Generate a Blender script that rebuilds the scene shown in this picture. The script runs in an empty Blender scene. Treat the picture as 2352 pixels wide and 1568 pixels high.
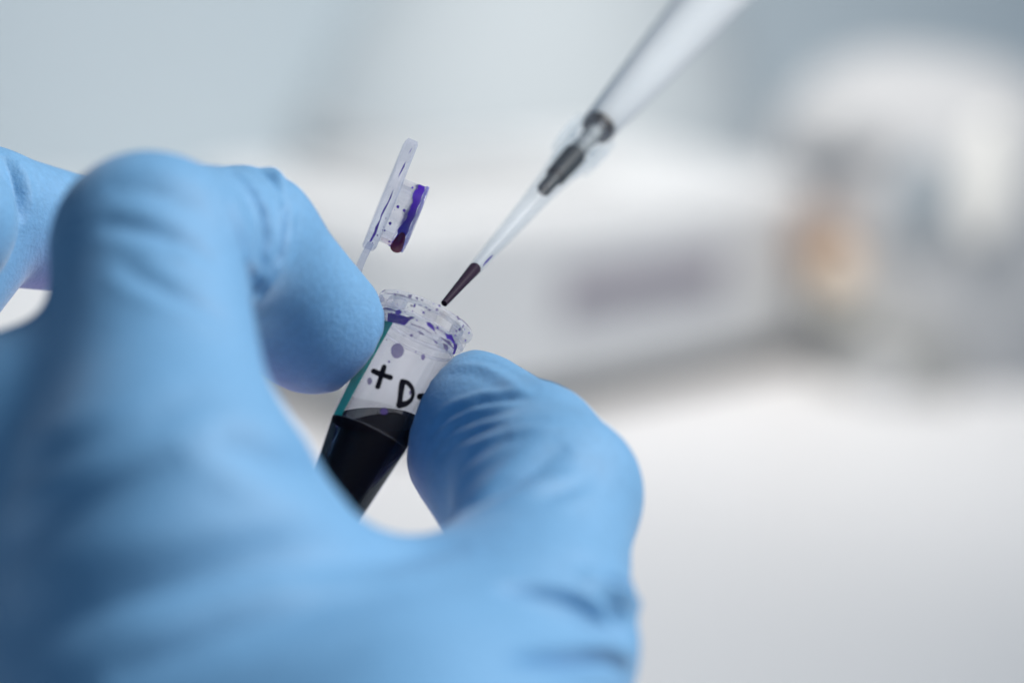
import bpy, bmesh, math, random
import numpy as np
from mathutils import Vector, Matrix
from mathutils.bvhtree import BVHTree

random.seed(7); np.random.seed(7)
scene = bpy.context.scene
COL = scene.collection
PI = math.pi
MM = 0.001

# ------------------------------------------------------------------ camera
# The lens looks down PITCH degrees and is focused on the tube, FOCUS_MM away.
PITCH, ROLL, FOCUS_MM, LENS = 14.0, 5.0, 342.0, 90.0
TARGET = Vector((0.0, 0.0, 0.260))            # the tube's rim hangs here above the bench (z = 0)
ROT = Matrix.Rotation(math.radians(90 - PITCH), 3, 'X') @ Matrix.Rotation(math.radians(ROLL), 3, 'Z')
cam_d = bpy.data.cameras.new('camera'); cam = bpy.data.objects.new('camera', cam_d); COL.objects.link(cam)
cam_d.lens = LENS; cam_d.sensor_width = 36.0; cam_d.sensor_fit = 'HORIZONTAL'
cam.matrix_world = Matrix.Translation(TARGET + ROT @ Vector((0, 0, FOCUS_MM * MM))) @ ROT.to_4x4()
cam_d.clip_start = 0.01; cam_d.clip_end = 50
cam_d.dof.use_dof = True; cam_d.dof.focus_distance = FOCUS_MM * MM; cam_d.dof.aperture_fstop = 7.0
cam_d.dof.aperture_blades = 0
scene.camera = cam

# ------------------------------------------------------------------ world, lamps, exposure
world = bpy.data.worlds.new('World'); scene.world = world; world.use_nodes = True
bg = world.node_tree.nodes['Background']
bg.inputs[0].default_value = (0.42, 0.70, 1.0, 1); bg.inputs[1].default_value = 0.24

def area(name, loc, aim, size, power, col, spread=180):
    d = bpy.data.lights.new(name, 'AREA'); d.shape = 'DISK'; d.size = size; d.energy = power; d.color = col
    d.spread = math.radians(spread)
    o = bpy.data.objects.new(name, d); COL.objects.link(o); o.location = loc
    o.rotation_euler = (Vector(aim) - Vector(loc)).to_track_quat('-Z', 'Y').to_euler()
    return o
# unseen lamp above and to the right, the main soft light on the hand
area('key_lamp', (0.66, 0.06, 1.02), (0, 0, 0.25), 0.95, 3.75, (1.0, 0.965, 0.92), 38)
# added unseen lamp that brightens the background; its narrow cone darkens the corners
area('bench_fill', (0.0, 0.52, 1.15), (0.04, 1.18, 0.05), 0.5, 3.7, (1.0, 0.95, 0.895), 74)

scene.view_settings.view_transform = 'Standard'; scene.view_settings.look = 'None'
scene.view_settings.exposure = 0.0; scene.view_settings.gamma = 1.0; scene.view_settings.use_curve_mapping = False
cy = scene.cycles
cy.use_denoising = True
cy.max_bounces = 16; cy.transmission_bounces = 16; cy.transparent_max_bounces = 32; cy.glossy_bounces = 6; cy.diffuse_bounces = 5
cy.sample_clamp_indirect = 6.0; cy.caustics_refractive = False; cy.caustics_reflective = False

# ------------------------------------------------------------------ helpers
# Measuring frame: millimetres, x right, y up, z towards the lens, origin at the focus point.
# px are positions read off the photograph shown 2352 wide.
S = 2352 / (36.0 / LENS * FOCUS_MM)           # px per mm at the focus plane
def P(px, py, z=0.0):
    f = (FOCUS_MM - z) / FOCUS_MM / S
    return np.array([(px - 1176) * f, (784 - py) * f, z])
R3 = np.array(ROT)
T3 = np.array(TARGET)
def W(p):                                     # measuring frame -> world metres
    return np.asarray(p, float) @ R3.T * MM + T3
CAMW = W([0, 0, FOCUS_MM])
def floor_pt(px, py, h=0.0):                  # where the sight line through a pixel meets the height h (metres)
    d = W(P(px, py, 0)) - CAMW
    return CAMW + d * ((h - CAMW[2]) / d[2])
UPC = R3.T @ np.array([0, 0, 1.0])            # world up in the measuring frame

def empty(name, loc):
    o = bpy.data.objects.new(name, None); COL.objects.link(o); o.location = loc; o.empty_display_size = 0.01
    return o
def tag(o, label=None, cat=None, kind=None, group=None):
    if label: o['label'] = label
    if cat: o['category'] = cat
    if kind: o['kind'] = kind
    if group: o['group'] = group
    return o
def base_of(o):
    v = Vector((0, 0, 0))
    while o is not None:
        v += o.location; o = o.parent
    return np.array(v)
def mesh(name, V, F, mat, parent=None, smooth=True, angle=None):
    """V in world metres; the object's origin is its parent's base or its own lowest centre."""
    V = np.asarray(V, float)
    if parent is None:
        org = np.array([V[:, 0].mean(), V[:, 1].mean(), V[:, 2].min()])
        loc = org
    else:
        org = base_of(parent); loc = np.zeros(3)
    m = bpy.data.meshes.new(name)
    m.from_pydata((V - org).tolist(), [], [tuple(int(i) for i in f) for f in F])
    m.materials.append(mat); m.update()
    if len(F) < 20000:
        bm = bmesh.new(); bm.from_mesh(m); bmesh.ops.recalc_face_normals(bm, faces=bm.faces[:]); bm.to_mesh(m); bm.free()
    if smooth:
        m.polygons.foreach_set('use_smooth', [True] * len(m.polygons))
        if angle: m.set_sharp_from_angle(angle=math.radians(angle))
    o = bpy.data.objects.new(name, m); COL.objects.link(o); o.location = loc
    if parent is not None: o.parent = parent
    return o

def revolve(profile, n=48, a0=0, a1=2 * PI, closed_profile=False):
    """profile: (r, h) list. Returns points as (dir angle, r, h) grid -> local xyz with h along z."""
    prof = np.array(profile, float); full = abs(a1 - a0 - 2 * PI) < 1e-6
    k = n if full else n + 1
    ang = a0 + (a1 - a0) * np.arange(k) / n
    V = np.stack([np.outer(np.sin(ang), prof[:, 0]), np.outer(np.cos(ang), prof[:, 0]), np.tile(prof[:, 1], (k, 1))], -1).reshape(-1, 3)
    m = len(prof); F = []
    for i in range(n):
        j = (i + 1) % k
        for q in range(m if closed_profile else m - 1):
            q2 = (q + 1) % m
            F.append((i * m + q, j * m + q, j * m + q2, i * m + q2))
    return V, F

def box(sx, sy, sz, bevel=0.0, seg=2):
    bm = bmesh.new(); bmesh.ops.create_cube(bm, size=1)
    bmesh.ops.scale(bm, vec=(sx, sy, sz), verts=bm.verts)
    if bevel: bmesh.ops.bevel(bm, geom=bm.edges[:], offset=bevel, segments=seg, affect='EDGES', profile=0.6)
    V = np.array([v.co[:] for v in bm.verts]); bm.verts.index_update(); F = [[v.index for v in f.verts] for f in bm.faces]; bm.free()
    return V, F

def mat(name):
    m = bpy.data.materials.new(name); m.use_nodes = True
    nt = m.node_tree; nt.nodes.clear()
    out = nt.nodes.new('ShaderNodeOutputMaterial')
    return m, nt, out
def node(nt, typ, **kw):
    n = nt.nodes.new(typ)
    for k, v in kw.items():
        if k.startswith('_'): setattr(n, k[1:], v)
        else: n.inputs[k.replace('__', ' ')].default_value = v
    return n
def principled(name, col, rough=0.5, noise=0.0, nscale=40, bump=0.0, bscale=300, **kw):
    m, nt, out = mat(name); b = node(nt, 'ShaderNodeBsdfPrincipled', Roughness=rough)
    b.inputs['Base Color'].default_value = (*col, 1)
    for k, v in kw.items(): b.inputs[k.replace('__', ' ')].default_value = v
    tc = nt.nodes.new('ShaderNodeTexCoord')
    if noise:
        n = node(nt, 'ShaderNodeTexNoise', Scale=nscale, Detail=4.0); nt.links.new(tc.outputs['Object'], n.inputs['Vector'])
        mx = node(nt, 'ShaderNodeMix', _data_type='RGBA')
        mx.inputs[6].default_value = (*[c * (1 - noise) for c in col], 1); mx.inputs[7].default_value = (*[min(1, c * (1 + noise)) for c in col], 1)
        nt.links.new(n.outputs['Fac'], mx.inputs[0]); nt.links.new(mx.outputs[2], b.inputs['Base Color'])
    if bump:
        n = node(nt, 'ShaderNodeTexNoise', Scale=bscale, Detail=3.0); nt.links.new(tc.outputs['Object'], n.inputs['Vector'])
        bp = node(nt, 'ShaderNodeBump', Strength=bump, Distance=0.0005); nt.links.new(n.outputs['Fac'], bp.inputs['Height']); nt.links.new(bp.outputs[0], b.inputs['Normal'])
    nt.links.new(b.outputs[0], out.inputs[0])
    return m

# ------------------------------------------------------------------ materials
def glove_material():
    m, nt, out = mat('blue_nitrile'); L = nt.links.new
    tc = nt.nodes.new('ShaderNodeTexCoord')
    b = node(nt, 'ShaderNodeBsdfPrincipled', Roughness=0.66)
    b.inputs['Specular IOR Level'].default_value = 0.55
    b.inputs['Sheen Weight'].default_value = 0.18; b.inputs['Sheen Roughness'].default_value = 0.4
    big = node(nt, 'ShaderNodeTexNoise', Scale=55.0, Detail=3.0); L(tc.outputs['Object'], big.inputs['Vector'])
    c1 = node(nt, 'ShaderNodeMix', _data_type='RGBA')
    c1.inputs[6].default_value = (0.102, 0.268, 0.475, 1); c1.inputs[7].default_value = (0.122, 0.296, 0.515, 1)
    L(big.outputs['Fac'], c1.inputs[0])
    mot = node(nt, 'ShaderNodeTexNoise', Scale=900.0, Detail=4.0, Roughness=0.65); L(tc.outputs['Object'], mot.inputs['Vector'])
    mm = node(nt, 'ShaderNodeMapRange'); mm.inputs[1].default_value = 0.3; mm.inputs[2].default_value = 0.7; mm.inputs[3].default_value = 0.91; mm.inputs[4].default_value = 1.08; L(mot.outputs['Fac'], mm.inputs[0])
    mv = node(nt, 'ShaderNodeVectorMath', _operation='SCALE'); L(c1.outputs[2], mv.inputs[0]); L(mm.outputs[0], mv.inputs['Scale'])
    # violet tint mixed in over the finger pads
    at = node(nt, 'ShaderNodeAttribute', _attribute_name='pad_tint')
    c2 = node(nt, 'ShaderNodeMix', _data_type='RGBA'); c2.inputs[7].default_value = (0.20, 0.14, 0.42, 1)
    L(at.outputs['Fac'], c2.inputs[0]); L(mv.outputs[0], c2.inputs[6]); L(c2.outputs[2], b.inputs['Base Color'])
    fine = node(nt, 'ShaderNodeTexNoise', Scale=1900.0, Detail=3.0, Roughness=0.6); L(tc.outputs['Object'], fine.inputs['Vector'])
    mid = node(nt, 'ShaderNodeTexNoise', Scale=420.0, Detail=2.0); L(tc.outputs['Object'], mid.inputs['Vector'])
    ad = node(nt, 'ShaderNodeMath', _operation='MULTIPLY_ADD'); ad.inputs[1].default_value = 0.35
    L(mid.outputs['Fac'], ad.inputs[0]); L(fine.outputs['Fac'], ad.inputs[2])
    bp = node(nt, 'ShaderNodeBump', Strength=0.4, Distance=0.00030); L(ad.outputs[0], bp.inputs['Height']); L(bp.outputs[0], b.inputs['Normal'])
    L(b.outputs[0], out.inputs[0])
    return m
M_GLOVE = glove_material()

def clear_plastic(name, tint=(0.965, 0.965, 0.985), see=0.72, milk=0.07, rough=0.06):
    """Moulded polypropylene: partly refracting, partly straight through, a little milky."""
    m, nt, out = mat(name); L = nt.links.new
    g = node(nt, 'ShaderNodeBsdfGlass', Roughness=rough, IOR=1.36); g.inputs['Color'].default_value = (*tint, 1)
    t = node(nt, 'ShaderNodeBsdfTransparent'); t.inputs['Color'].default_value = (*tint, 1)
    a = node(nt, 'ShaderNodeMixShader', Fac=see); L(g.outputs[0], a.inputs[1]); L(t.outputs[0], a.inputs[2])
    d = node(nt, 'ShaderNodeBsdfDiffuse'); d.inputs['Color'].default_value = (0.72, 0.74, 0.84, 1)
    tr = node(nt, 'ShaderNodeBsdfTranslucent'); tr.inputs['Color'].default_value = (0.80, 0.82, 0.92, 1)
    dt = node(nt, 'ShaderNodeMixShader', Fac=0.5); L(d.outputs[0], dt.inputs[1]); L(tr.outputs[0], dt.inputs[2])
    c = node(nt, 'ShaderNodeMixShader', Fac=milk); L(a.outputs[0], c.inputs[1]); L(dt.outputs[0], c.inputs[2])
    L(c.outputs[0], out.inputs[0])
    return m
M_CLEAR = clear_plastic('clear_polypropylene')
M_BODY = clear_plastic('clear_tube_wall', tint=(0.96, 0.96, 0.98), see=0.85, milk=0.008, rough=0.04)
M_CAP = clear_plastic('milky_polypropylene', tint=(0.90, 0.91, 0.96), see=0.80, milk=0.17, rough=0.15)
M_TIP = clear_plastic('clear_tip_plastic', tint=(0.95, 0.965, 0.975), see=0.972, milk=0.045, rough=0.3)

def film(name, col, opacity, rough=0.4, gloss=0.0, trans=0.5):
    m, nt, out = mat(name); L = nt.links.new
    t = node(nt, 'ShaderNodeBsdfTransparent')
    d = node(nt, 'ShaderNodeBsdfDiffuse'); d.inputs['Color'].default_value = (*col, 1)
    tr = node(nt, 'ShaderNodeBsdfTranslucent'); tr.inputs['Color'].default_value = (*col, 1)
    dt = node(nt, 'ShaderNodeMixShader', Fac=trans); L(d.outputs[0], dt.inputs[1]); L(tr.outputs[0], dt.inputs[2])
    tc = nt.nodes.new('ShaderNodeTexCoord'); n = node(nt, 'ShaderNodeTexNoise', Scale=1400.0, Detail=4.0); L(tc.outputs['Object'], n.inputs['Vector'])
    mr = node(nt, 'ShaderNodeMapRange'); mr.inputs[3].default_value = min(1, opacity * 0.88); mr.inputs[4].default_value = min(1, opacity * 1.12); L(n.outputs['Fac'], mr.inputs[0])
    c = node(nt, 'ShaderNodeMixShader'); L(mr.outputs[0], c.inputs[0]); L(t.outputs[0], c.inputs[1]); L(dt.outputs[0], c.inputs[2])
    if gloss:
        g = node(nt, 'ShaderNodeBsdfGlossy', Roughness=rough); e = node(nt, 'ShaderNodeMixShader', Fac=gloss)
        L(c.outputs[0], e.inputs[1]); L(g.outputs[0], e.inputs[2]); c = e
    L(c.outputs[0], out.inputs[0])
    return m
M_LABEL = film('frosted_label_film', (0.82, 0.82, 0.87), 0.055, gloss=0.0, trans=0.9)
M_TEAL = film('teal_label_edge', (0.0, 0.50, 0.41), 0.97, gloss=0.02, trans=0.30)
M_INK = film('black_marker_ink', (0.007, 0.007, 0.012), 1.12, trans=0.05)
M_STAIN = film('violet_dye_stain', (0.055, 0.012, 0.34), 0.95, gloss=0.04, rough=0.15, trans=0.3)
M_SPOT = film('pale_violet_dye_spot', (0.11, 0.07, 0.27), 0.72, trans=0.3)
M_RED = film('red_violet_dye', (0.20, 0.006, 0.05), 0.93, gloss=0.03, rough=0.12, trans=0.4)
M_BLUE = film('thin_blue_violet_dye_film', (0.10, 0.10, 0.55), 0.55, gloss=0.06, rough=0.12, trans=0.4)
M_PINK = film('pink_dye_smear', (0.75, 0.30, 0.55), 0.28, trans=0.6)
M_LIQ = principled('dark_violet_liquid', (0.0030, 0.0020, 0.0045), 0.35, Specular__IOR__Level=0.0)
M_LIQ2 = principled('dark_red_violet_liquid', (0.014, 0.002, 0.016), 0.5, Specular__IOR__Level=0.04)
M_SHAFT = principled('grey_white_pipette_plastic', (0.46, 0.495, 0.53), 0.8, Specular__IOR__Level=0.1, Subsurface__Weight=1.0, Subsurface__Scale=0.008, Subsurface__Radius=(1.0, 1.0, 1.0))
M_DARK = principled('end_shade_black', (0.012, 0.012, 0.015), 0.5)
M_NOZZLE = principled('dark_grey_nozzle_plastic', (0.013, 0.020, 0.025), 0.7, Specular__IOR__Level=0.06)
M_ROD = principled('ribbed_grey_rod_plastic', (0.26, 0.28, 0.29), 0.7, Specular__IOR__Level=0.1)

# ------------------------------------------------------------------ the setting
M_BENCH = principled('white_laminate', (0.80, 0.80, 0.81), 0.45, noise=0.02, nscale=6)
M_WALL = principled('blue_grey_wall_paint', (0.56, 0.64, 0.69), 0.8, noise=0.03, nscale=5)
def build_setting():
    V, F = box(3.6, 2.6, 0.04, 0.004); V += np.array([0, 1.0, -0.02])
    tag(mesh('bench_top', V, F, M_BENCH, smooth=False), kind='structure')
    a = floor_pt(0, 430); b = floor_pt(2352, 420); ex = (b - a) / np.linalg.norm(b - a); ey = np.array([-ex[1], ex[0], 0])
    V, F = box(5.0, 0.05, 2.2); V = (a + b) / 2 + V[:, :1] * ex + (V[:, 1:2] + 0.025) * ey + (V[:, 2:3] + 1.0) * np.array([0, 0, 1.0])
    tag(mesh('wall', V, F, M_WALL, smooth=False), kind='structure')
build_setting()

# ------------------------------------------------------------------ instruments far back on the bench (deep out of focus)
M_WHITE = principled('white_instrument_shell', (0.74, 0.75, 0.76), 0.35, noise=0.02, nscale=12)
M_SHELL = principled('off_white_instrument_shell', (0.50, 0.51, 0.525), 0.85, noise=0.02, nscale=12, Specular__IOR__Level=0.15)
M_CAN = principled('matt_pale_shell', (0.54, 0.59, 0.62), 0.9, Specular__IOR__Level=0.1)
M_PALE = principled('pale_grey_plastic', (0.52, 0.53, 0.54), 0.4, noise=0.03)
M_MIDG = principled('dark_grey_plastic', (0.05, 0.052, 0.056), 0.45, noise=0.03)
M_SLOT = principled('violet_grey_window', (0.32, 0.30, 0.345), 0.3)
M_DISC = principled('grey_dial_plastic', (0.34, 0.345, 0.34), 0.5, noise=0.03)
M_BROWN = principled('brown_bakelite', (0.30, 0.22, 0.175), 0.45, noise=0.08)
M_TAN = principled('tan_brass', (0.74, 0.58, 0.44), 0.4, noise=0.05)
M_CREAM = principled('cream_plastic', (0.80, 0.77, 0.68), 0.4)
M_BLUEG = principled('blue_grey_plastic', (0.32, 0.37, 0.41), 0.4)

M_STRIP = principled('highlight_white', (0.92, 0.91, 0.87), 0.3)
def frame_at(px0, py0, px1, py1):
    """Ground frame of an instrument from two points of its front foot line."""
    a = floor_pt(px0, py0); b = floor_pt(px1, py1)
    ex = (b - a); ln = np.linalg.norm(ex); ex = ex / ln
    ez = np.array([0, 0, 1.0]); ey = np.cross(ez, ex)      # away from the viewer
    return a, ex, ey, ez, ln
def put(V, org, ex, ey, ez):
    V = np.asarray(V); return org + V[:, :1] * ex + V[:, 1:2] * ey + V[:, 2:3] * ez

def build_background():
    # 1. low white box instrument with a slanting dark window
    a, ex, ey, ez, ln = frame_at(900, 1035, 1850, 838)
    root = empty('benchtop_instrument', (*(a + ex * ln / 2)[:2], 0.0))
    tag(root, 'blurred low white laboratory instrument with a violet-grey slot, behind the pipette tip', 'instrument')
    H = 0.105
    V, F = box(ln, 0.16, H - 0.013, 0.014, 4); V += np.array([ln / 2, 0.08, H / 2 + 0.0065])
    mesh('housing', put(V, a, ex, ey, ez), F, M_WHITE, root, angle=40)
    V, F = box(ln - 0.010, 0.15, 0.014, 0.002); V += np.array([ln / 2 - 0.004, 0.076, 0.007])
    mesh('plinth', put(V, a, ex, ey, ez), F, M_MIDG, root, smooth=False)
    V, F = box(ln * 0.40, 0.006, 0.024, 0.002); V += np.array([ln * 0.54, 0.0, 0.062])
    mesh('slot', put(V, a, ex, ey, ez), F, M_SLOT, root, smooth=False)
    V, F = box(ln * 0.50, 0.09, 0.006, 0.002); V += np.array([ln * 0.36, 0.085, H + 0.002])
    mesh('lid', put(V, a, ex, ey, ez), F, M_PALE, root, smooth=False)
    # 2. rounded white instrument at the right with stacked knobs
    c = floor_pt(2080, 900)
    view = c - CAMW; view[2] = 0; view /= np.linalg.norm(view)
    ex = np.array([view[1], -view[0], 0]); ey = view; ez = np.array([0, 0, 1.0])
    root = empty('round_instrument', (*c[:2], 0.0))
    tag(root, 'blurred white round-topped laboratory instrument with brown and grey knobs, far right', 'instrument')
    k = np.linalg.norm(c - CAMW) * 1000 / FOCUS_MM / S * MM          # metres per px at that distance
    prof = [(0.0, 0.0), (0.088, 0.0), (0.092, 0.006), (0.094, 0.05), (0.092, 0.10), (0.084, 0.135), (0.066, 0.158), (0.04, 0.170), (0.0, 0.174)]
    V, F = revolve(prof, 48); V = V * np.array([1.0, 0.8, 1.0]) + np.array([-0.004, 0.085, 0.0])
    mesh('housing', put(V, c, ex, ey, ez), F, M_SHELL, root, angle=50)
    def knob(px, py, rx, ry, depth, m, name, yoff):
        """A bevelled round boss facing the viewer, its centre at a pixel, standing yoff behind the foot point."""
        q = c + ey * yoff
        d = W(P(px, py, 0)) - CAMW
        t = np.dot(q - CAMW, ey) / np.dot(d, ey); ctr = CAMW + d * t
        pr = [(0.0, 0), (0.55, 0), (0.9, 0.04), (1.0, 0.25), (1.0, 1.0), (0.0, 1.0)]
        V, F = revolve(pr, 28)
        V = np.stack([V[:, 0] * rx * k, V[:, 2] * depth, V[:, 1] * ry * k], -1)
        mesh(name, put(V, ctr, ex, ey, ez), F, m, root, angle=40)
    knob(2040, 872, 160, 132, 0.05, M_DISC, 'foot_dial', -0.012)
    knob(2022, 868, 62, 52, 0.012, M_PALE, 'dial_face', -0.024)
    knob(1888, 575, 74, 84, 0.05, M_BROWN, 'focus_knob', -0.004)
    knob(1924, 626, 50, 46, 0.02, M_TAN, 'knob_cap', -0.026)
    knob(1920, 695, 62, 34, 0.03, M_CREAM, 'lower_ring', -0.020)
    knob(1930, 305, 120, 48, 0.03, M_PALE, 'vent_plate', 0.010)
    knob(2115, 470, 66, 110, 0.03, M_BLUEG, 'side_plate', 0.002)
    knob(2262, 425, 58, 140, 0.03, M_STRIP, 'highlight_strip', -0.002)  # bright white strip painted in for a highlight on the housing
    # 3. tall pale cabinet further back, top middle
    c3 = floor_pt(1210, 560)
    view = c3 - CAMW; view[2] = 0; view /= np.linalg.norm(view); ex = np.array([view[1], -view[0], 0]); ey = view
    root = empty('round_canister', (*c3[:2], 0.0))
    tag(root, 'blurred pale dome-topped canister at the back of the bench, top middle', 'canister')
    prof = [(0.0, 0.0), (0.170, 0.0), (0.172, 0.01), (0.165, 0.06), (0.150, 0.10), (0.128, 0.145), (0.10, 0.19), (0.07, 0.222), (0.03, 0.240), (0.0, 0.245)]
    V, F = revolve(prof, 48); V += np.array([0.0, 0.17, 0.0])
    mesh('body', put(V, c3, ex, ey, ez), F, M_CAN, root, angle=60)
    V, F = revolve([(0.168, 0.040), (0.174, 0.042), (0.173, 0.052), (0.166, 0.054)], 48, closed_profile=True); V += np.array([0.0, 0.17, 0.0])
    mesh('trim_band', put(V, c3, ex, ey, ez), F, M_PALE, root, angle=30)
build_background()

# ------------------------------------------------------------------ the tube
TUBE_O = P(980, 721, 0.0)
TH = math.radians(15)
t_u = np.array([0.427 * math.cos(TH), 0.904 * math.cos(TH), -math.sin(TH)]); t_u /= np.linalg.norm(t_u)   # up, towards the opening
t_e1 = np.array([0.904, -0.427, 0.0]); t_e1 /= np.linalg.norm(t_e1)
t_e2 = np.cross(t_e1, t_u)                                                                              # towards the lens
RB = 5.52                                                                                               # body radius, mm
def tube_r(h):
    return RB if h < 18 else RB - (h - 18) * 0.135
def TL(V):
    """tube frame (x right, y to the lens, z = -h) -> measuring frame; V from revolve has z = h"""
    V = np.asarray(V, float)
    return TUBE_O + V[:, :1] * t_e1 + V[:, 1:2] * t_e2 - V[:, 2:3] * t_u
def cyl_hit(px, py, rad=RB):
    """sight line through a pixel -> (angle, h) on the tube's body"""
    o = np.array([0, 0, FOCUS_MM]); d = P(px, py, 0) - o; d /= np.linalg.norm(d)
    q = o - TUBE_O
    ox, oy, oz = q @ t_e1, q @ t_e2, -(q @ t_u); dx, dy, dz = d @ t_e1, d @ t_e2, -(d @ t_u)
    A = dx * dx + dy * dy; B = ox * dx + oy * dy; C = ox * ox + oy * oy - rad * rad
    disc = max(B * B - A * C, 0); t = (-B - math.sqrt(disc)) / A
    x, y = ox + t * dx, oy + t * dy
    return math.atan2(x, y), oz + t * dz
def z2(X, Y): return ((750 + X / 3.92) * 0.9408, (650 + Y / 3.92) * 0.9408)      # from the enlarged crop
def z3(X, Y): return ((700 + X / 3.734) * 0.9408, (900 + Y / 3.734) * 0.9408)
def z1(X, Y): return ((750 + X / 3.92) * 0.9408, (300 + Y / 3.92) * 0.9408)

def on_cyl(pts2, rad):
    """(angle, h) -> measuring frame at a radius (number or function of h)"""
    pts2 = np.asarray(pts2, float)
    r = np.array([rad(h) if callable(rad) else rad for h in pts2[:, 1]])
    return TL(np.stack([np.sin(pts2[:, 0]) * r, np.cos(pts2[:, 0]) * r, pts2[:, 1]], -1))

def blob_px(outline, to3d, name, m, parent, closed=True):
    """fan patch from a pixel outline laid on a surface"""
    pts = [to3d(x, y) for x, y in outline]
    c = np.mean(pts, axis=0)
    V = np.array([c] + pts); n = len(pts)
    F = [(0, 1 + i, 1 + (i + 1) % n) for i in range(n)]
    return mesh(name, W(V), F, m, parent, smooth=False)
def round_blob(cx, cy, rx, ry=None, n=18, rough=0.12):
    ry = ry or rx; ph = random.random() * 6
    return [(cx + rx * math.cos(a) * (1 + rough * math.sin(3 * a + ph) * random.uniform(.4, 1)), cy + ry * math.sin(a) * (1 + rough * math.cos(2 * a + ph) * random.uniform(.4, 1))) for a in np.linspace(0, 2 * PI, n, endpoint=False)]

def stroke_cyl(px_pts, width, rad, name, m, parent, wfun=None):
    """a marker stroke with round ends following the tube's wall"""
    P2 = np.array([cyl_hit(x, y, rad) for x, y in px_pts]); P2[:, 0] *= rad       # arc mm, h mm
    # resample smoothly
    t = np.r_[0, np.cumsum(np.linalg.norm(np.diff(P2, axis=0), axis=1))]
    s = np.linspace(0, t[-1], 40); Q = np.stack([np.interp(s, t, P2[:, 0]), np.interp(s, t, P2[:, 1])], -1)
    for _ in range(3): Q[1:-1] = (Q[:-2] + 2 * Q[1:-1] + Q[2:]) / 4
    tg = np.gradient(Q, axis=0); tg /= np.linalg.norm(tg, axis=1)[:, None] + 1e-9; nr = np.stack([-tg[:, 1], tg[:, 0]], -1)
    w = np.full(40, width / 2) * (1 + 0.06 * np.sin(np.linspace(0, 7, 40)))
    if wfun: w = w * np.array([wfun(x) for x in np.linspace(0, 1, 40)])
    Lp, Rp = Q + nr * w[:, None], Q - nr * w[:, None]
    cap0 = [Q[0] + w[0] * (nr[0] * math.cos(a) - tg[0] * math.sin(a)) for a in np.linspace(0, PI, 9)[1:-1]]
    cap1 = [Q[-1] + w[-1] * (-nr[-1] * math.cos(a) + tg[-1] * math.sin(a)) for a in np.linspace(0, PI, 9)[1:-1]]
    V = list(Lp) + list(Rp) + [Q[0]] + cap0 + [Q[-1]] + cap1; F = [(i, i + 1, 41 + i, 40 + i) for i in range(39)]
    b = 80; ring = [0] + list(range(b + 1, b + 8)) + [40]; F += [(b, ring[i], ring[i + 1]) for i in range(8)]
    b = 88; ring = [79] + list(range(b + 1, b + 8)) + [39]; F += [(b, ring[i], ring[i + 1]) for i in range(8)]
    V = np.array(V); V[:, 0] /= rad
    return mesh(name, W(on_cyl(V, rad)), F, m, parent, smooth=False)

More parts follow.
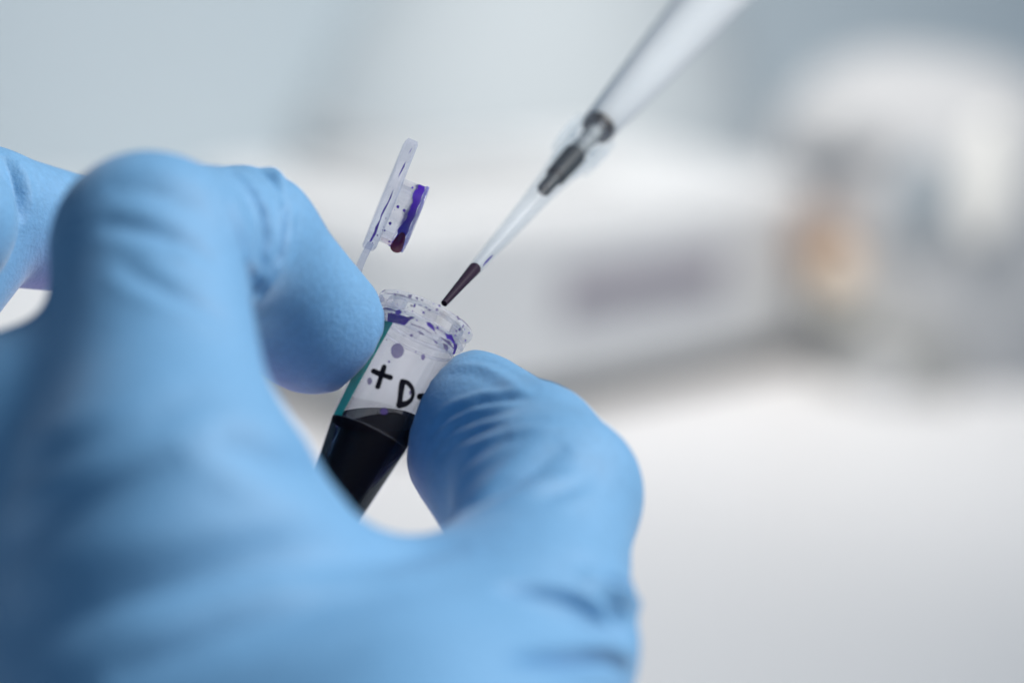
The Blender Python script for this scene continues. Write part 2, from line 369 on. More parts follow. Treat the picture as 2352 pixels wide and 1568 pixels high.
def build_tube():
    root = empty('microcentrifuge_tube', W(TUBE_O - t_u * 38))
    tag(root, 'clear snap-cap microtube half full of dark violet liquid, marked + D, held between gloved fingers', 'tube')
    # body: outer and inner wall as one thin solid
    hs = list(np.linspace(2.2, 18, 12)) + list(np.linspace(19.2, 35, 12))
    outer = [(tube_r(h), h) for h in hs]
    for a in np.linspace(0.2, 1, 5): outer.append((max(0.0, tube_r(35) * math.cos(a * PI / 2)), 35 + 1.9 * math.sin(a * PI / 2)))
    inner = [(max(r - 0.20, 0.0), h - (0.9 if h > 35 else 0)) for r, h in outer][::-1]
    prof = [(RB - 0.20, 0.3)] + [(RB, 0.3)] + outer + inner
    V, F = revolve(prof, 64, closed_profile=True)
    body = mesh('body', W(TL(V)), F, M_BODY, root, angle=40)
    # rim: a flat top ring, a collar below it and ribs between them
    def ring(name, prof, m=M_CLEAR):
        V, F = revolve(prof, 72, closed_profile=True); return mesh(name, W(TL(V)), F, m, root, angle=30)
    ring('rim', [(5.33, -0.10), (6.50, -0.10), (6.80, 0.10), (6.88, 0.40), (6.80, 0.75), (6.55, 0.86), (5.54, 0.86), (5.54, 0.28), (5.33, 0.28)])
    ring('collar', [(5.54, 2.15), (6.30, 2.15), (6.50, 2.35), (6.35, 2.62), (5.54, 2.70)])
    ring('shoulder', [(5.54, 3.75), (5.76, 3.82), (5.80, 4.05), (5.54, 4.22)])
    for i in range(16):
        a = 2 * PI * (i + 0.3) / 16; wd = 0.16
        pr = []
        for da, r in ((-wd, 5.55), (-wd, 6.5), (wd, 6.5), (wd, 5.55)):
            for h in (0.87, 2.14): pr.append((math.sin(a + da * 5.4 / r) * r, math.cos(a + da * 5.4 / r) * r, h))
        F = [(0, 2, 3, 1), (2, 4, 5, 3), (4, 6, 7, 5), (6, 0, 1, 7), (0, 6, 4, 2), (1, 3, 5, 7)]
        if i % 2 == 0: mesh('rib', W(TL(np.array(pr))), F, M_CLEAR, root, smooth=False)
    # liquid: level surface in the tilted tube
    n = 64; rin = lambda h: max(0.02, tube_r(h) - 0.22)
    lev = 16.3                                         # h where the level crosses the axis
    upx, upy, upz = UPC @ t_e1, UPC @ t_e2, -(UPC @ t_u)   # world up in tube frame (x, y, h)
    ang = np.linspace(0, 2 * PI, n, endpoint=False); rows = []
    r0 = RB - 0.22
    top = [lev - (upx * math.sin(a) * r0 + upy * math.cos(a) * r0) / upz for a in ang]
    rows.append([(math.sin(a) * 0.0, 0.0, lev) for a in ang])
    rows.append([(math.sin(a) * r0 * 0.88, math.cos(a) * r0 * 0.88, lev + (t - lev) * 0.88) for a, t in zip(ang, top)])
    rows.append([(math.sin(a) * r0, math.cos(a) * r0, t - 0.30) for a, t in zip(ang, top)])        # meniscus climbs the wall
    for f in (0.12, 0.35, 0.65, 0.9):
        rows.append([(math.sin(a) * r0, math.cos(a) * r0, (t - 0.30) + (18.0 - t + 0.30) * f) for a, t in zip(ang, top)])
    for h in list(np.linspace(18.2, 34.5, 14)):
        rows.append([(math.sin(a) * rin(h), math.cos(a) * rin(h), h) for a in ang])
    rows.append([(0, 0, 35.4) for a in ang])
    V = np.array(rows).reshape(-1, 3)
    F = [(q * n + i, q * n + (i + 1) % n, (q + 1) * n + (i + 1) % n, (q + 1) * n + i) for q in range(len(rows) - 1) for i in range(n)]
    mesh('liquid', W(TL(V)), F, M_LIQ, root, angle=35)
    # label film with a teal edge
    def wrap(name, a0f, a1f, h0, h1, rad, m, nh=16, na=28):
        V = []; F = []
        for i in range(nh + 1):
            h = h0 + (h1 - h0) * i / nh; a0, a1 = a0f(i / nh), a1f(i / nh)
            for j in range(na + 1): V.append((a0 + (a1 - a0) * j / na, h))
        for i in range(nh):
            for j in range(na): q = i * (na + 1) + j; F.append((q, q + 1, q + na + 2, q + na + 1))
        return mesh(name, W(on_cyl(V, rad)), F, m, root)
    rd = math.radians
    k0 = cyl_hit(*z2(820, 540), RB + 0.05)[0]; k1 = cyl_hit(*z2(340, 1400), RB + 0.05)[0]; k2 = cyl_hit(*z2(297, 1370), RB + 0.05)[0] - 0.12
    wrap('label', lambda t: k0 + (k1 - k0) * t, lambda t: rd(150), 4.15, 18.25, RB + 0.05, M_LABEL)
    wrap('label_edge_strip', lambda t: k2, lambda t: k0 + (k1 - k0) * t, 4.15, 18.25, RB + 0.055, M_TEAL, na=6)
    wrap('label_hem', lambda t: k2, lambda t: rd(150), 18.20, 18.32, RB + 0.07, M_PALE_FILM, nh=1)
    ri = RB + 0.09
    def Z(pts): return [z2(*p) for p in pts]
    stroke_cyl(Z([(735, 962), (705, 1060), (676, 1150)]), 0.72, ri, 'ink_stroke', M_INK, root)
    stroke_cyl(Z([(632, 1000), (700, 1032), (795, 1063)]), 0.72, ri + 0.006, 'ink_stroke', M_INK, root)
    stroke_cyl(Z([(912, 1105), (897, 1200), (882, 1325)]), 0.80, ri, 'ink_stroke', M_INK, root)
    stroke_cyl(Z([(908, 1098), (962, 1112), (1003, 1162), (1016, 1222), (1000, 1275), (950, 1315), (882, 1327)]), 0.70, ri + 0.006, 'ink_stroke', M_INK, root, lambda x: 0.9 + 0.55 * max(0, x - 0.6) * 2)
    stroke_cyl(Z([(1072, 1246), (1150, 1244)]), 0.85, ri, 'ink_stroke', M_INK, root)
    lab = lambda x, y: on_cyl([cyl_hit(*z2(x, y), RB + 0.075)], RB + 0.075)[0]
    for (x, y, rx, ry) in ((862, 808, 64, 72), (1108, 868, 21, 28), (998, 660, 15, 15), (783, 912, 13, 14), (597, 1098, 25, 35), (1038, 818, 8, 8), (760, 702, 6, 7), (985, 1210, 10, 22), (735, 1385, 36, 34), (925, 665, 5, 5)):
        blob_px(round_blob(x, y, rx, ry, rough=0.06), lab, 'dye_spot', M_SPOT, root)
    # dye splashed round the neck and rim
    neck = lambda x, y: on_cyl([cyl_hit(*z2(x, y), RB + 0.32)], RB + 0.32)[0]
    blob_px([(772, 445), (820, 452), (862, 452), (905, 468), (958, 484), (1000, 478), (1035, 492), (1010, 502), (975, 520), (955, 545), (930, 566), (880, 552), (820, 538), (768, 528)], neck, 'dye_splash', M_STAIN, root)
    blob_px([(1062, 615), (1095, 630), (1120, 650), (1118, 662), (1085, 650), (1065, 632)], neck, 'dye_splash', M_SPOT, root)
    blob_px([(1205, 700), (1245, 722), (1250, 740), (1225, 735)], neck, 'dye_splash', M_SPOT, root)
    blob_px([(1300, 735), (1345, 752), (1352, 790), (1330, 812), (1312, 780)], neck, 'dye_splash', M_SPOT, root)
    coll = lambda x, y: on_cyl([cyl_hit(*z2(x, y), 6.53)], 6.53)[0]
    blob_px([(845, 425), (880, 412), (905, 432), (895, 455), (862, 462), (842, 448)], coll, 'dye_splash', M_STAIN, root)
    blob_px([(1140, 532), (1175, 536), (1205, 562), (1222, 602), (1222, 628), (1205, 612), (1175, 588), (1150, 568)], coll, 'dye_splash', M_STAIN, root)
    blob_px([(1320, 640), (1345, 652), (1385, 655), (1402, 700), (1418, 738), (1400, 742), (1372, 705), (1335, 690)], coll, 'dye_splash', M_STAIN, root)
    blob_px([(1398, 735), (1438, 742), (1436, 775), (1412, 838), (1392, 845), (1405, 790)], neck, 'dye_splash', M_STAIN, root)
    rimf = lambda x, y: on_cyl([cyl_hit(*z2(x, y), 6.90)], 6.90)[0]
    for o in ([(970, 268), (1005, 272), (998, 300), (975, 305), (962, 290)], [(1232, 400), (1256, 408), (1250, 430), (1228, 426)], [(1085, 314), (1114, 320), (1105, 332), (1090, 328)], [(1060, 360), (1100, 372), (1098, 380), (1062, 370)], [(1490, 556), (1506, 562), (1490, 592), (1478, 588)]):
        blob_px(o, rimf, 'dye_splash', M_SPOT, root)
    for (x, y, r) in ((1030, 368, 10), (1113, 441, 13), (1008, 428, 7), (935, 438, 6), (1287, 582, 5), (1420, 660, 8), (862, 366, 5), (1050, 515, 9), (1455, 606, 9), (1095, 420, 5)):
        blob_px(round_blob(x, y, r, n=10), coll, 'dye_spot', M_STAIN, root)
    for k in range(34):                                                       # fine spatter
        a = random.uniform(-1.25, 1.35); h = random.choice((random.uniform(0.0, 0.8), random.uniform(2.2, 4.1), random.uniform(0.9, 2.1)))
        rr = 6.90 if h < 0.85 else (6.53 if h < 2.7 else RB + 0.32); sz = random.uniform(0.06, 0.20)
        ol = [(a + sz * random.uniform(0.8, 1.6) * math.cos(t) / rr, h + sz * math.sin(t) * random.uniform(0.7, 1.1)) for t in np.linspace(0, 2 * PI, 10, endpoint=False)]
        pts = on_cyl(ol, rr); V = np.vstack([pts.mean(0), pts])
        mesh('dye_spot', W(V), [(0, 1 + i, 1 + (i + 1) % 10) for i in range(10)], random.choice((M_STAIN, M_SPOT)), root, smooth=False)
    for a0, a1, h, w in ((-1.2, -0.55, 2.78, 0.16), (-0.2, 0.35, 3.55, 0.10), (0.55, 1.15, 3.3, 0.22), (0.2, 0.9, 2.72, 0.07), (-1.1, -0.2, 0.72, 0.07), (0.4, 1.2, 0.05, 0.06)):   # smears
        n = 16; V = []; rr = 6.90 if h < 1 else (6.40 if h < 3 else RB + 0.30)
        for i in range(n + 1):
            t = i / n; ww = w * math.sin(PI * (t * 0.94 + 0.03)) * random.uniform(0.6, 1.2)
            for sg in (-1, 1): V.append((a0 + (a1 - a0) * t, h + sg * ww + 0.05 * math.sin(9 * t)))
        mesh('dye_smear', W(on_cyl(V, rr)), [(2 * i, 2 * i + 1, 2 * i + 3, 2 * i + 2) for i in range(n)], M_SPOT, root)
    # hinge strap and open cap
    n_c = np.array([0.925, -0.378, 0.0]); n_c /= np.linalg.norm(n_c)          # plug side of the cap
    l_c = np.array([0.378, 0.925, -0.05]); l_c /= np.linalg.norm(l_c)
    yaw = math.radians(-5)
    n_c = n_c * math.cos(yaw) + np.array([0, 0, 1.0]) * math.sin(yaw)         # turned a little away from the lens
    l_c = l_c - n_c * (l_c @ n_c); l_c /= np.linalg.norm(l_c); m_c = np.cross(n_c, l_c)
    C0 = P(876, 456, -3.0)                                                   # middle of the plate's back
    def CL(V): V = np.asarray(V, float); return C0 + V[:, :1] * m_c + V[:, 1:2] * l_c + V[:, 2:3] * n_c
    cap = empty('cap', (0, 0, 0)); cap.parent = root
    # plate outline: disc with a thumb tab at the far end
    out = []
    for a in np.linspace(0, 2 * PI, 72, endpoint=False):
        x, y = 6.3 * math.sin(a), 6.3 * math.cos(a)
        if math.cos(a) > 0.80: y = max(y, 6.3 * 0.80 + 3.6 * min(1, (math.cos(a) - 0.80) / 0.06))
        if math.cos(a) < -0.90: y = min(y, -6.9)
        out.append((x, y))
    n = len(out); lay = [(0.95, 0.0), (1.0, 0.25), (1.0, 1.55), (0.95, 1.8)]; V = []
    for s, h in lay: V += [(x * s, y * (s if y < 6 else s), h) for x, y in out]
    V += [(0, 0, 0.0), (0, 0, 1.8)]
    F = [(q * n + i, q * n + (i + 1) % n, (q + 1) * n + (i + 1) % n, (q + 1) * n + i) for q in range(3) for i in range(n)]
    F += [(4 * n, (i + 1) % n, i) for i in range(n)] + [(4 * n + 1, 3 * n + i, 3 * n + (i + 1) % n) for i in range(n)]
    mesh('cap_plate', W(CL(V)), F, M_CAP, cap, angle=35)
    prof = [(4.55, 1.81), (4.55, 4.7), (4.75, 5.05), (4.7, 5.4), (4.4, 5.5), (3.9, 5.4), (3.8, 4.8), (3.8, 1.81)]
    V, F = revolve(prof, 56, closed_profile=True)
    off = np.array([0, -0.9, 0]); V = V[:, [0, 1, 2]] + off
    mesh('cap_plug', W(CL(V)), F, M_CLEAR, cap, angle=35)
    # dye clinging to the lip of the plug, thickest at the low side
    Vb = []; nb = 64
    for i in range(nb):
        a = 2 * PI * i / nb; low = 0.5 - 0.5 * math.cos(a - PI)               # a = pi is the hinge (low) side
        low = max(0, -math.cos(a))
        wob = 0.16 * math.sin(5 * a + 0.4) + 0.10 * math.sin(11 * a + 1) + 0.07 * math.sin(23 * a)
        h0 = 3.85 + wob - 0.55 * low ** 3; h1 = 4.86 + 0.06 * math.sin(13 * a)
        for h in (h0, (h0 + h1) / 2, h1): Vb.append((4.62 * math.sin(a), 4.62 * math.cos(a) - 0.9, h))
    F = [(3 * i + q, 3 * ((i + 1) % nb) + q, 3 * ((i + 1) % nb) + q + 1, 3 * i + q + 1) for i in range(nb) for q in range(2)]
    mesh('dye_band', W(CL(Vb)), F, M_STAIN, cap)
    Vl = []
    for i in range(nb):
        a = 2 * PI * i / nb
        for h, r in ((4.9, 4.66), (5.1, 4.80), (5.36 + 0.06 * math.sin(6 * a), 4.76)): Vl.append((r * math.sin(a), r * math.cos(a) - 0.9, h))
    mesh('dye_film', W(CL(Vl)), F, M_BLUE, cap)
    Vr = []; na, nh = 18, 8                                                   # hanging drop gathered at the low side
    for i in range(na + 1):
        u = -1 + 2 * i / na; a = PI - 0.15 + u * 0.85
        for q in range(nh + 1):
            v = -1 + 2 * q / nh; bulge = max(0.0, (1 - u * u)) * max(0.0, 1 - v * v)
            r = 4.60 + 0.55 * bulge ** 0.6
            Vr.append((r * math.sin(a), r * math.cos(a) - 0.9, 4.35 + v * 0.85 * math.sqrt(max(0.04, 1 - u * u * 0.9))))
    mesh('dye_drop', W(CL(Vr)), [(i * (nh + 1) + q, i * (nh + 1) + q + 1, (i + 1) * (nh + 1) + q + 1, (i + 1) * (nh + 1) + q) for i in range(na) for q in range(nh)], M_RED, cap)
    def plug_pt(x, y, rad=4.57):
        o = np.array([0, 0, FOCUS_MM]); d = P(*z1(x, y), 0) - o; d /= np.linalg.norm(d); q = o - C0
        ox, oy, oz = q @ m_c, q @ l_c + 0.9, q @ n_c; dx, dy, dz = d @ m_c, d @ l_c, d @ n_c
        A = dx * dx + dy * dy; B = ox * dx + oy * dy; Cc = ox * ox + oy * oy - rad * rad
        t = (-B - math.sqrt(max(0, B * B - A * Cc))) / A
        return o + d * t
    for (x, y, r) in ((868, 803, 15), (928, 838, 15), (793, 962, 15), (1007, 620, 10), (1012, 675, 6), (925, 938, 7), (742, 1030, 8), (785, 1136, 10), (835, 832, 4), (1085, 745, 6)):
        blob_px(round_blob(x, y, r, n=12), plug_pt, 'dye_spot', M_STAIN, cap)
    blob_px([(705, 1085), (770, 1110), (830, 1140), (830, 1175), (760, 1160), (705, 1120)], plug_pt, 'dye_smear', M_PINK, cap)
    # violet line trapped on the plate's edge, and specks
    zc = (P(895, 460, -3.0)[2]) + 6.55
    def edge_pt(x, y):
        o = np.array([0, 0, FOCUS_MM]); d = P(*z1(x, y), 0) - o; q = C0 + m_c * (6.36 if (m_c[2] > 0) else -6.36)
        mm = m_c; t = ((q - o) @ mm) / (d @ mm); return o + d * t
    for o in ([(945, 365), (930, 420), (900, 475), (868, 530), (885, 480), (915, 415)], [(828, 625), (808, 690), (775, 750), (735, 815), (705, 880), (695, 930), (650, 1000), (640, 1060), (592, 1140), (612, 1140), (660, 1060), (668, 1000), (702, 930), (725, 860), (768, 790), (805, 710)], [(1008, 235), (985, 280), (972, 300), (985, 265)]):
        blob_px(o, edge_pt, 'dye_line', M_STAIN, cap)
    for (x, y, r) in ((672, 1076, 9), (733, 1000, 6), (752, 912, 6), (722, 1026, 7), (625, 1150, 7)):
        blob_px(round_blob(x, y, r, n=10), edge_pt, 'dye_spot', M_SPOT, cap)
    # strap from the plate's low end down to the rim
    path = [C0 - l_c * 6.2 + n_c * 0.9, P(829, 602, -4.5), P(816, 640, -5.0), P(822, 680, -5), P(858, 694, -4.0), TUBE_O - t_e1 * 6.2 - t_u * 0.6]
    path = np.array(path); t = np.r_[0, np.cumsum(np.linalg.norm(np.diff(path, axis=0), axis=1))]; s = np.linspace(0, t[-1], 24)
    Q = np.stack([np.interp(s, t, path[:, k]) for k in range(3)], -1)
    for _ in range(4): Q[1:-1] = (Q[:-2] + 2 * Q[1:-1] + Q[2:]) / 4
    V = []; tg = np.gradient(Q, axis=0); tg /= np.linalg.norm(tg, axis=1)[:, None]
    for i in range(24):
        sd = m_c; up = np.cross(tg[i], sd); up /= np.linalg.norm(up)
        for a, b in ((-2.2, -0.45), (2.2, -0.45), (2.2, 0.45), (-2.2, 0.45)): V.append(Q[i] + sd * a + up * b)
    F = [(4 * i + k, 4 * i + (k + 1) % 4, 4 * i + 4 + (k + 1) % 4, 4 * i + 4 + k) for i in range(23) for k in range(4)] + [(3, 2, 1, 0), (92, 93, 94, 95)]
    mesh('hinge_strap', W(V), F, M_CAP, root, smooth=False)
M_PALE_FILM = film('label_hem_film', (0.8, 0.8, 0.85), 0.22)
build_tube()

# ------------------------------------------------------------------ the pipette
def build_pipette():
    T0 = P(1020, 697, 1.0)
    ax = P(1632, 0, -64.0) - T0; ax /= np.linalg.norm(ax)                    # leans up, right and away from the lens
    e1 = np.cross(ax, [0, 0, 1.0]); e1 /= np.linalg.norm(e1); e2 = np.cross(e1, ax)
    def along(s):            # on-screen distance s (px) from the tip's end -> length along the axis (mm) and px->mm there
        d = s / S; t = d
        for _ in range(20):
            p = T0 + ax * t; q = (p[:2] / (FOCUS_MM - p[2]) * FOCUS_MM - T0[:2] / (FOCUS_MM - T0[2]) * FOCUS_MM)
            t *= d / max(1e-9, np.linalg.norm(q))
        p = T0 + ax * t
        return t, (FOCUS_MM - p[2]) / FOCUS_MM / S
    def prof(pairs):
        out = []
        for s, hw in pairs:
            if s == 0: t, k = 0.0, 1 / S
            else: t, k = along(s)
            out.append((hw * k, t))
        return out
    def PL(V): V = np.asarray(V, float); return T0 + V[:, :1] * e1 + V[:, 1:2] * e2 + V[:, 2:3] * ax
    def rev(name, pairs, m, root, closed=True, n=48, angle=35):
        V, F = revolve(prof(pairs), n, closed_profile=closed); return mesh(name, W(PL(V)), F, m, root, angle=angle)
    root = empty('pipette', W(T0)); tag(root, 'grey-white pipette shaft entering from the top right, dark nozzle seated in its tip', 'pipette')
    # shaft
    far = along(1000)[0]
    sh = prof([(540, 0), (540, 30), (540.1, 38), (545, 41.5), (700, 53), (900, 66), (1100, 80)])
    r_end, t_end = sh[-1]; sh += [(r_end * 1.02, t_end + 40), (r_end * 1.5, t_end + 48), (r_end * 1.6, t_end + 120), (0, t_end + 122)]
    V, F = revolve(sh, 48); mesh('shaft', W(PL(V)), F, M_SHAFT, root, angle=35)
    rev('end_shade_ring', [(531, 24), (531, 36), (534, 39), (541, 38.6), (541, 24)], M_DARK, root)  # black ring standing in for the shade inside the shaft's hollow end
    rev('nozzle_rod', [(454, 0), (454, 18), (470, 19), (472, 21), (480, 21), (482, 18), (500, 19), (502, 21.5), (510, 21.5), (512, 18), (541, 21), (541, 0)], M_ROD, root, closed=False)
    rev('nozzle', [(386, 0), (386, 20), (389, 24), (440, 26.5), (455, 26.5), (456, 18), (456, 0)], M_NOZZLE, root, closed=False)
    rev('nozzle_end', [(343, 0), (343, 12), (347, 16.5), (372, 17.5), (376, 14), (387, 15), (387, 0)], M_NOZZLE, root, closed=False)
    tip = empty('pipette_tip', W(T0)); tag(tip, 'transparent tapered pipette tip holding dark violet liquid, above the open tube', 'pipette tip')
    outer = [(0, 10), (60, 13), (111, 16.5), (200, 22), (300, 28), (356, 32), (440, 43), (443, 47), (446, 48), (520, 50), (523, 49)]
    inner = [(523, 42), (446, 39), (440, 37), (356, 27), (300, 23), (200, 17), (111, 12.6), (60, 9.5), (0, 6)]
    rev('cone', outer + inner, M_TIP, tip)
    for i in range(10):                                  # moulded ribs of the collar
        a = 2 * PI * i / 10; pts = []
        for s, hw in ((446, 55), (452, 58), (515, 60), (519, 56)):
            (r, t), = prof([(s, hw)]); (r2, _), = prof([(s, 47)])
            for da in (-0.09, 0.09):
                pts.append((math.sin(a + da) * r2, math.cos(a + da) * r2, t)); pts.append((math.sin(a + da) * r, math.cos(a + da) * r, t))
        F = []
        for q in range(3):
            b = 4 * q; c = b + 4
            F += [(b + 1, b + 3, c + 3, c + 1), (b, b + 1, c + 1, c), (b + 3, b + 2, c + 2, c + 3)]
        F += [(0, 2, 3, 1), (12, 13, 15, 14)]
        mesh('collar_rib', W(PL(pts)), F, M_TIP, tip, smooth=False)
    rev('liquid', [(0.2, 0), (0.2, 7.5), (60, 11), (108, 14.3), (111, 12), (113, 0)], M_LIQ2, tip, closed=False)
    # a violet smear left inside the cone
    V = []; ss = np.linspace(118, 152, 8)
    for s in ss:
        (r, t), = prof([(s, 11.5 + (s - 111) * 0.052)])
        w = 0.28 * math.sin(PI * (s - 114) / 42)
        for da in (-w, 0, w): V.append((math.sin(0.95 + da) * r, math.cos(0.95 + da) * r, t))
    F = [(3 * i + k, 3 * i + k + 1, 3 * i + 4 + k, 3 * i + 3 + k) for i in range(7) for k in range(2)]
    mesh('dye_smear', W(PL(V)), F, M_STAIN, tip)
build_pipette()

# ------------------------------------------------------------------ the gloved hand: one continuous surface
def smin(a, b, k):
    h = np.clip(0.5 + 0.5 * (b - a) / k, 0, 1); return b + (a - b) * h - k * h * (1 - h)
def cone_sdf(X, a, b, ra, rb):
    ba = b - a; L2 = ba @ ba
    t = np.clip(((X - a) @ ba) / L2, 0, 1)
    return np.linalg.norm(X - a - t[..., None] * ba, axis=-1) - (ra + (rb - ra) * t)

J = {}
# index finger: knuckle row -> tip; (px, py, depth)
J['i0'] = P(382, 1180, 62); J['i1'] = P(340, 570, 38); J['i2'] = P(560, 562, 15); J['i3'] = P(762, 748, 3.5)
J['t0'] = P(900, 2080, 90); J['t1'] = P(1195, 1480, 48); J['t2'] = P(1256, 1150, 26); J['t3'] = P(1094, 960, 3.0)
J['m0'] = P(90, 1030, 42); J['m1'] = P(-430, 960, 22); J['m2'] = P(-35, 497, -1); J['m3'] = P(170, 538, -14)
J['r0'] = P(-170, 1240, 26); J['r1'] = np.array([-112, -22, 2.0]); J['r2'] = np.array([-106, 2, -20.0]); J['r3'] = np.array([-94, -8, -34.0])
J['p0'] = P(-380, 1480, 12); J['p1'] = np.array([-122, -44, -8.0]); J['p2'] = np.array([-118, -26, -26.0]); J['p3'] = np.array([-110, -32, -38.0])
J['w'] = np.array([-32.0, -104.0, 88.0]); J['w2'] = np.array([-30.0, -124.0, 106.0])
def hand_sdf(X):
    j = J; c = lambda a, b, ra, rb: cone_sdf(X, j[a], j[b], ra, rb)
    idx = smin(smin(c('i0', 'i1', 13.6, 10.8), c('i1', 'i2', 10.8, 9.6), 3.5), c('i2', 'i3', 9.6, 7.5), 2.5)
    pad = np.linalg.norm((X - P(700, 770, 5)), axis=-1) - 7.2; idx = smin(idx, pad, 5)
    th = smin(smin(c('t0', 't1', 17, 12.6), c('t1', 't2', 12.6, 10.6), 5), c('t2', 't3', 10.6, 8.3), 3.5)
    pad = np.linalg.norm((X - P(1088, 1032, 6)), axis=-1) - 7.6; th = smin(th, pad, 5)
    pad = cone_sdf(X, P(1068, 1064, 5), P(1130, 1132, 12), 6.5, 8.0); th = smin(th, pad, 4)
    nail = cone_sdf(X, P(1080, 884, 0), P(1240, 1022, 16), 4.4, 7.2); th = smin(th, nail, 3)
    th = smin(th, cone_sdf(X, P(1240, 1022, 16), P(1308, 1122, 24), 7.2, 8.5), 3)
    md = smin(smin(c('m0', 'm1', 11.8, 10.4), c('m1', 'm2', 10.4, 9.4), 2.5), c('m2', 'm3', 9.2, 8.2), 1.2)
    md = smin(md, np.linalg.norm(X - P(-128, 510, 13), axis=-1) - 9.4, 0.5)
    rg = smin(smin(c('r0', 'r1', 11.0, 10), c('r1', 'r2', 10, 8.8), 2.5), c('r2', 'r3', 8.8, 7.6), 2)
    pk = smin(smin(c('p0', 'p1', 10.0, 8.6), c('p1', 'p2', 8.6, 7.6), 2.5), c('p2', 'p3', 7.6, 6.6), 2)
    palm = c('i0', 'w', 14.5, 21)
    palm = smin(palm, c('m0', 'w', 14, 20), 8); palm = smin(palm, c('r0', 'w', 13, 19), 8); palm = smin(palm, c('p0', 'w', 12, 18), 8)
    palm = smin(palm, c('t0', 'w', 17, 20), 14); palm = smin(palm, c('w', 'w2', 24, 26), 16)
    web = cone_sdf(X, P(520, 1360, 56), P(1010, 1555, 48), 13, 12.5)
    web2 = cone_sdf(X, P(470, 1600, 64), P(900, 1720, 72), 16, 16)
    palm = smin(smin(palm, web, 12), web2, 14)
    d = smin(palm, th, 9); d = smin(d, idx, 8); d = smin(d, md, 5); d = smin(d, rg, 3); d = smin(d, pk, 3)
    # flattened where it presses on the tube
    q = X - TUBE_O; h = -(q @ t_u); rad = np.sqrt((q @ t_e1) ** 2 + (q @ t_e2) ** 2)
    rt = np.where(h < 18, RB + 0.12, RB + 0.12 - (h - 18) * 0.135)
    rt = np.where(h < 2.9, 7.0, rt)
    tube = np.maximum(np.maximum(rad - rt, -0.9 - h), h - 39)
    k = 0.8; a, b = d, -tube
    hh = np.clip(0.5 - 0.5 * (b - a) / k, 0, 1); d = b + (a - b) * hh + k * hh * (1 - hh)
    return d

def surface_nets(lo, hi, step, f):
    n = np.ceil((hi - lo) / step).astype(int) + 1
    ax = [lo[i] + step * np.arange(n[i]) for i in range(3)]
    D = np.empty(n, np.float32)
    for i in range(n[0]):
        X = np.stack(np.meshgrid([ax[0][i]], ax[1], ax[2], indexing='ij'), -1)[0]
        D[i] = f(X)
    sgn = D < 0
    c = np.zeros(n - 1, np.int8)
    for dx in (0, 1):
        for dy in (0, 1):
            for dz in (0, 1): c += sgn[dx:n[0] - 1 + dx, dy:n[1] - 1 + dy, dz:n[2] - 1 + dz]
    act = (c > 0) & (c < 8); idx = -np.ones(n - 1, np.int64); I = np.argwhere(act); idx[act] = np.arange(len(I))
    acc = np.zeros((len(I), 3)); cnt = np.zeros(len(I))
    corners = [(a, b, e) for a in (0, 1) for b in (0, 1) for e in (0, 1)]
    for p in corners:
        for q in range(3):
            if p[q]: continue
            p2 = list(p); p2[q] = 1
            d0 = D[I[:, 0] + p[0], I[:, 1] + p[1], I[:, 2] + p[2]]; d1 = D[I[:, 0] + p2[0], I[:, 1] + p2[1], I[:, 2] + p2[2]]
            m = (d0 < 0) != (d1 < 0); t = np.where(m, d0 / np.where(m, d0 - d1, 1), 0)
            pt = np.tile(np.array(p, float), (len(I), 1)); pt[:, q] = t
            acc[m] += pt[m]; cnt[m] += 1
    V = lo + (I + acc / cnt[:, None]) * step
    F = []
    for q in range(3):
        o1, o2 = [(1, 2), (2, 0), (0, 1)][q]
        s0 = [slice(1, -1)] * 3; s0[q] = slice(0, -1); s1 = list(s0); s1[q] = slice(1, None)
        s0[q] = slice(0, n[q] - 1); s1[q] = slice(1, n[q])
        a, b = sgn[tuple(s0)], sgn[tuple(s1)]
        E = np.argwhere(a != b); fl = a[tuple(E.T)]
        E = E + np.array([0 if i == q else 1 for i in range(3)])
        def cell(d1, d2):
            G = E.copy(); G[:, o1] -= d1; G[:, o2] -= d2; return idx[tuple(G.T)]
        quad = np.stack([cell(0, 0), cell(1, 0), cell(1, 1), cell(0, 1)], -1)
        quad[~fl] = quad[~fl][:, ::-1]
        F.append(quad)
    return V, np.concatenate(F)

def grad(f, V, e=0.25):
    g = np.zeros_like(V)
    for i in range(3):
        d = np.zeros(3); d[i] = e; g[:, i] = f(V + d) - f(V - d)
    return g / (np.linalg.norm(g, axis=1)[:, None] + 1e-9)

# glove folds: (pixel path, width mm, depth mm)  depth < 0 cuts a crease, > 0 raises a fold
FOLDS = []
def fold_set(x0, y0, z, rows):
    for w, d, pts in rows: FOLDS.append(([((x0 + X / z) * 0.9408, (y0 + Y / z) * 0.9408) for X, Y in pts], w, d))
fold_set(950, 830, 3.015, [                                   # thumb
    (0.9, -0.65, [(280, 720), (450, 540), (650, 450), (880, 425), (1030, 430)]),
    (0.9, -0.52, [(310, 800), (480, 640), (700, 560), (920, 515)]),
    (0.9, -0.46, [(350, 880), (520, 720), (780, 640), (880, 615)]),
    (1.2, -0.35, [(480, 960), (700, 800), (900, 690)]),
    (0.9, 0.35, [(860, 690), (1050, 655), (1230, 640)]),
    (1.5, -0.90, [(520, 1260), (850, 1060), (1100, 920), (1320, 780)]),
    (1.1, -0.40, [(1080, 1190), (1350, 1070), (1580, 950)]),
    (1.1, -0.40, [(750, 1090), (1200, 970), (1540, 880)]),
    (1.0, 0.35, [(480, 180), (700, 200), (860, 290), (1010, 400)])])
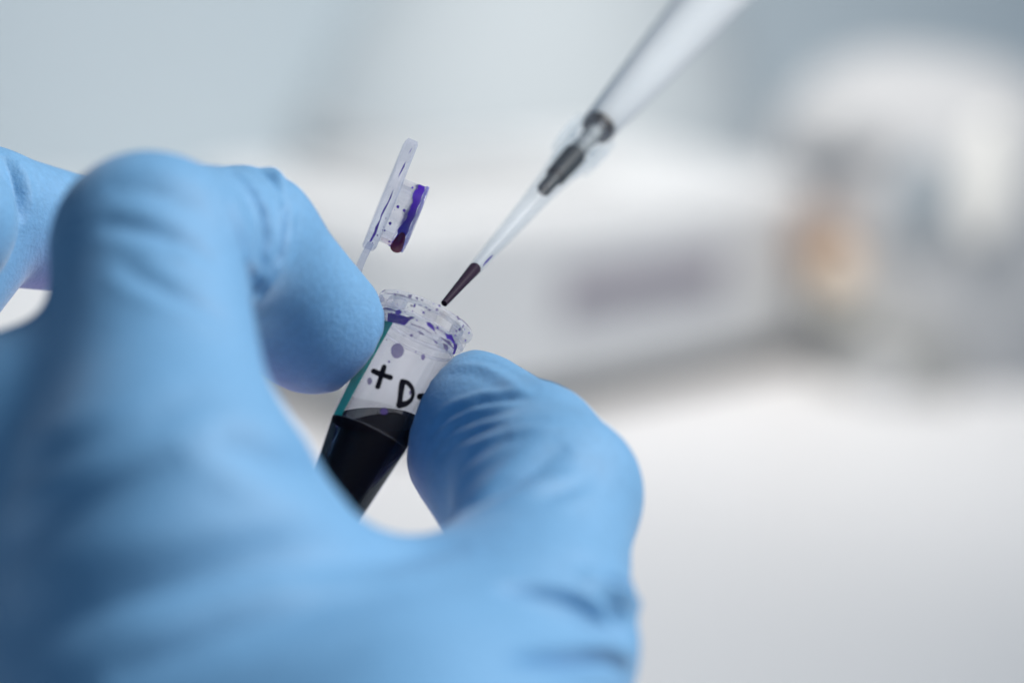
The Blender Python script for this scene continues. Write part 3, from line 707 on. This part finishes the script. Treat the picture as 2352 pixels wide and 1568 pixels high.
fold_set(1000, 1150, 3.032, [                                 # base of the thumb
    (0.8, -1.7, [(640, 870), (950, 900), (1200, 955), (1400, 1060), (1530, 1170), (1600, 1270)]),
    (0.75, -1.4, [(1400, 800), (1560, 840), (1650, 890), (1700, 960)]),
    (0.8, -1.6, [(700, 1400), (1000, 1400), (1300, 1390), (1500, 1410), (1620, 1500)])])
fold_set(500, 380, 2.614, [                                   # end joint of the index finger
    (0.9, -1.1, [(150, 240), (190, 380), (240, 560), (290, 800), (340, 900)]),
    (0.8, -1.5, [(170, 80), (290, 210), (370, 370), (390, 520), (370, 680), (320, 830)]),
    (0.7, -1.6, [(515, 290), (510, 450), (480, 620), (420, 760), (350, 910)]),
    (1.0, -0.25, [(575, 400), (570, 560), (540, 680)]),
    (0.7, -0.60, [(320, 80), (420, 130), (485, 240)]),
    (1.0, 0.60, [(400, 75), (460, 110), (490, 180)])])
fold_set(0, 330, 3.136, [                                     # back of the index finger, middle finger
    (1.2, -0.50, [(760, 680), (950, 700), (1200, 760), (1450, 850), (1650, 980)]),
    (1.2, -0.50, [(880, 950), (1100, 1100), (1400, 1250), (1750, 1420)]),
    (1.6, -0.40, [(800, 400), (1150, 420), (1400, 500), (1650, 640)]),
    (1.0, -0.90, [(30, 150), (100, 300), (135, 450), (135, 620)])])
fold_set(0, 0, 0.9408, [                                      # bunched film at the edge of the thumb's base
    (1.5, 1.1, [(1330, 1335), (1410, 1350), (1466, 1378)]),
    (1.3, -1.1, [(1390, 1395), (1430, 1420), (1452, 1445)]),
    (1.5, 0.9, [(1340, 1485), (1400, 1495), (1446, 1520)])])
fold_set(0, 0, 0.9408, [                            # back of the hand
    (2.2, -0.7, [(0, 1110), (250, 1010), (480, 900)]),
    (2.4, -1.1, [(0, 1260), (200, 1150), (420, 1040)]),
    (2.4, -1.3, [(0, 1480), (300, 1370), (620, 1290), (900, 1275), (1080, 1250)]),
    (2.4, -1.2, [(250, 1568), (500, 1450), (760, 1370), (920, 1350)]),
    (2.2, -1.0, [(480, 1000), (640, 1060), (820, 1100)])])
def build_hand():
    V, F = surface_nets(np.array([-138., -156., -48.]), np.array([30., 34., 138.]), 1.3, hand_sdf)
    for _ in range(2):
        V = V - grad(hand_sdf, V) * hand_sdf(V)[:, None] * 0.8
    m = bpy.data.meshes.new('tmp'); m.from_pydata(V.tolist(), [], F.tolist()); m.update()
    o = bpy.data.objects.new('tmp', m); COL.objects.link(o)
    md = o.modifiers.new('s', 'SUBSURF'); md.levels = 2; md.render_levels = 2
    dg = bpy.context.evaluated_depsgraph_get(); ev = o.evaluated_get(dg); em = ev.to_mesh()
    nv = len(em.vertices); V = np.empty(nv * 3); em.vertices.foreach_get('co', V); V = V.reshape(-1, 3).copy()
    N = np.empty(nv * 3); em.vertices.foreach_get('normal', N); N = N.reshape(-1, 3).copy()
    F = np.empty(len(em.loops), np.int32); em.loops.foreach_get('vertex_index', F); F = F.reshape(-1, 4); ev.to_mesh_clear()
    bpy.data.objects.remove(o); bpy.data.meshes.remove(m)
    bvh = BVHTree.FromPolygons([Vector(v) for v in V], F.tolist())
    eye = Vector((0, 0, FOCUS_MM)); disp = np.zeros(nv)
    for path, w, d in FOLDS:
        p = np.array(path, float); t = np.r_[0, np.cumsum(np.linalg.norm(np.diff(p, axis=0), axis=1))]
        s = np.arange(0, t[-1] + 3, 3.0); Q = np.stack([np.interp(s, t, p[:, 0]), np.interp(s, t, p[:, 1])], -1)
        for _ in range(12): Q[1:-1] = (Q[:-2] + 2 * Q[1:-1] + Q[2:]) / 4
        H = []; A = []
        for i, (x, y) in enumerate(Q):
            hit = bvh.ray_cast(eye, (Vector(P(x, y, 0)) - eye).normalized())[0]
            if hit is not None: H.append(hit); A.append(math.sin(PI * (i + 0.5) / len(Q)) ** 0.6)
        if len(H) < 2: continue
        H = np.array([h[:] for h in H]); A = np.array(A)
        lo, hi = H.min(0) - 4 * w, H.max(0) + 4 * w
        ids = np.where(np.all((V > lo) & (V < hi), axis=1))[0]
        if not len(ids): continue
        best = np.full(len(ids), 1e9); amp = np.zeros(len(ids))
        for h, a in zip(H, A):
            dd = np.linalg.norm(V[ids] - h, axis=1); k = dd < best; best[k] = dd[k]; amp[k] = a
        prof = np.exp(-(best / w) ** 1.4) - 0.35 * np.exp(-((best - 2.0 * w) / (0.9 * w)) ** 2)
        disp[ids] += d * amp * prof
    V = V + N * disp[:, None]
    ob = mesh('gloved_hand', W(V), F, M_GLOVE)
    tag(ob, 'hand in a blue nitrile glove pinching the open tube between thumb and index finger', 'hand')
    # where the violet tint goes: undersides of the finger pads
    st = np.zeros(nv)
    for c, r in ((P(740, 880, 2), 7.0), (P(650, 850, 4), 7.0), (P(985, 1150, 4), 9.0), (P(960, 1060, 3), 6.0), (P(70, 680, -6), 8.0), (P(150, 690, -8), 8.0)):
        st = np.maximum(st, np.exp(-(np.linalg.norm(V - c, axis=1) / r) ** 2))
    at = ob.data.attributes.new('pad_tint', 'FLOAT', 'POINT'); at.data.foreach_set('value', (st * 0.75).astype(np.float32))
build_hand()
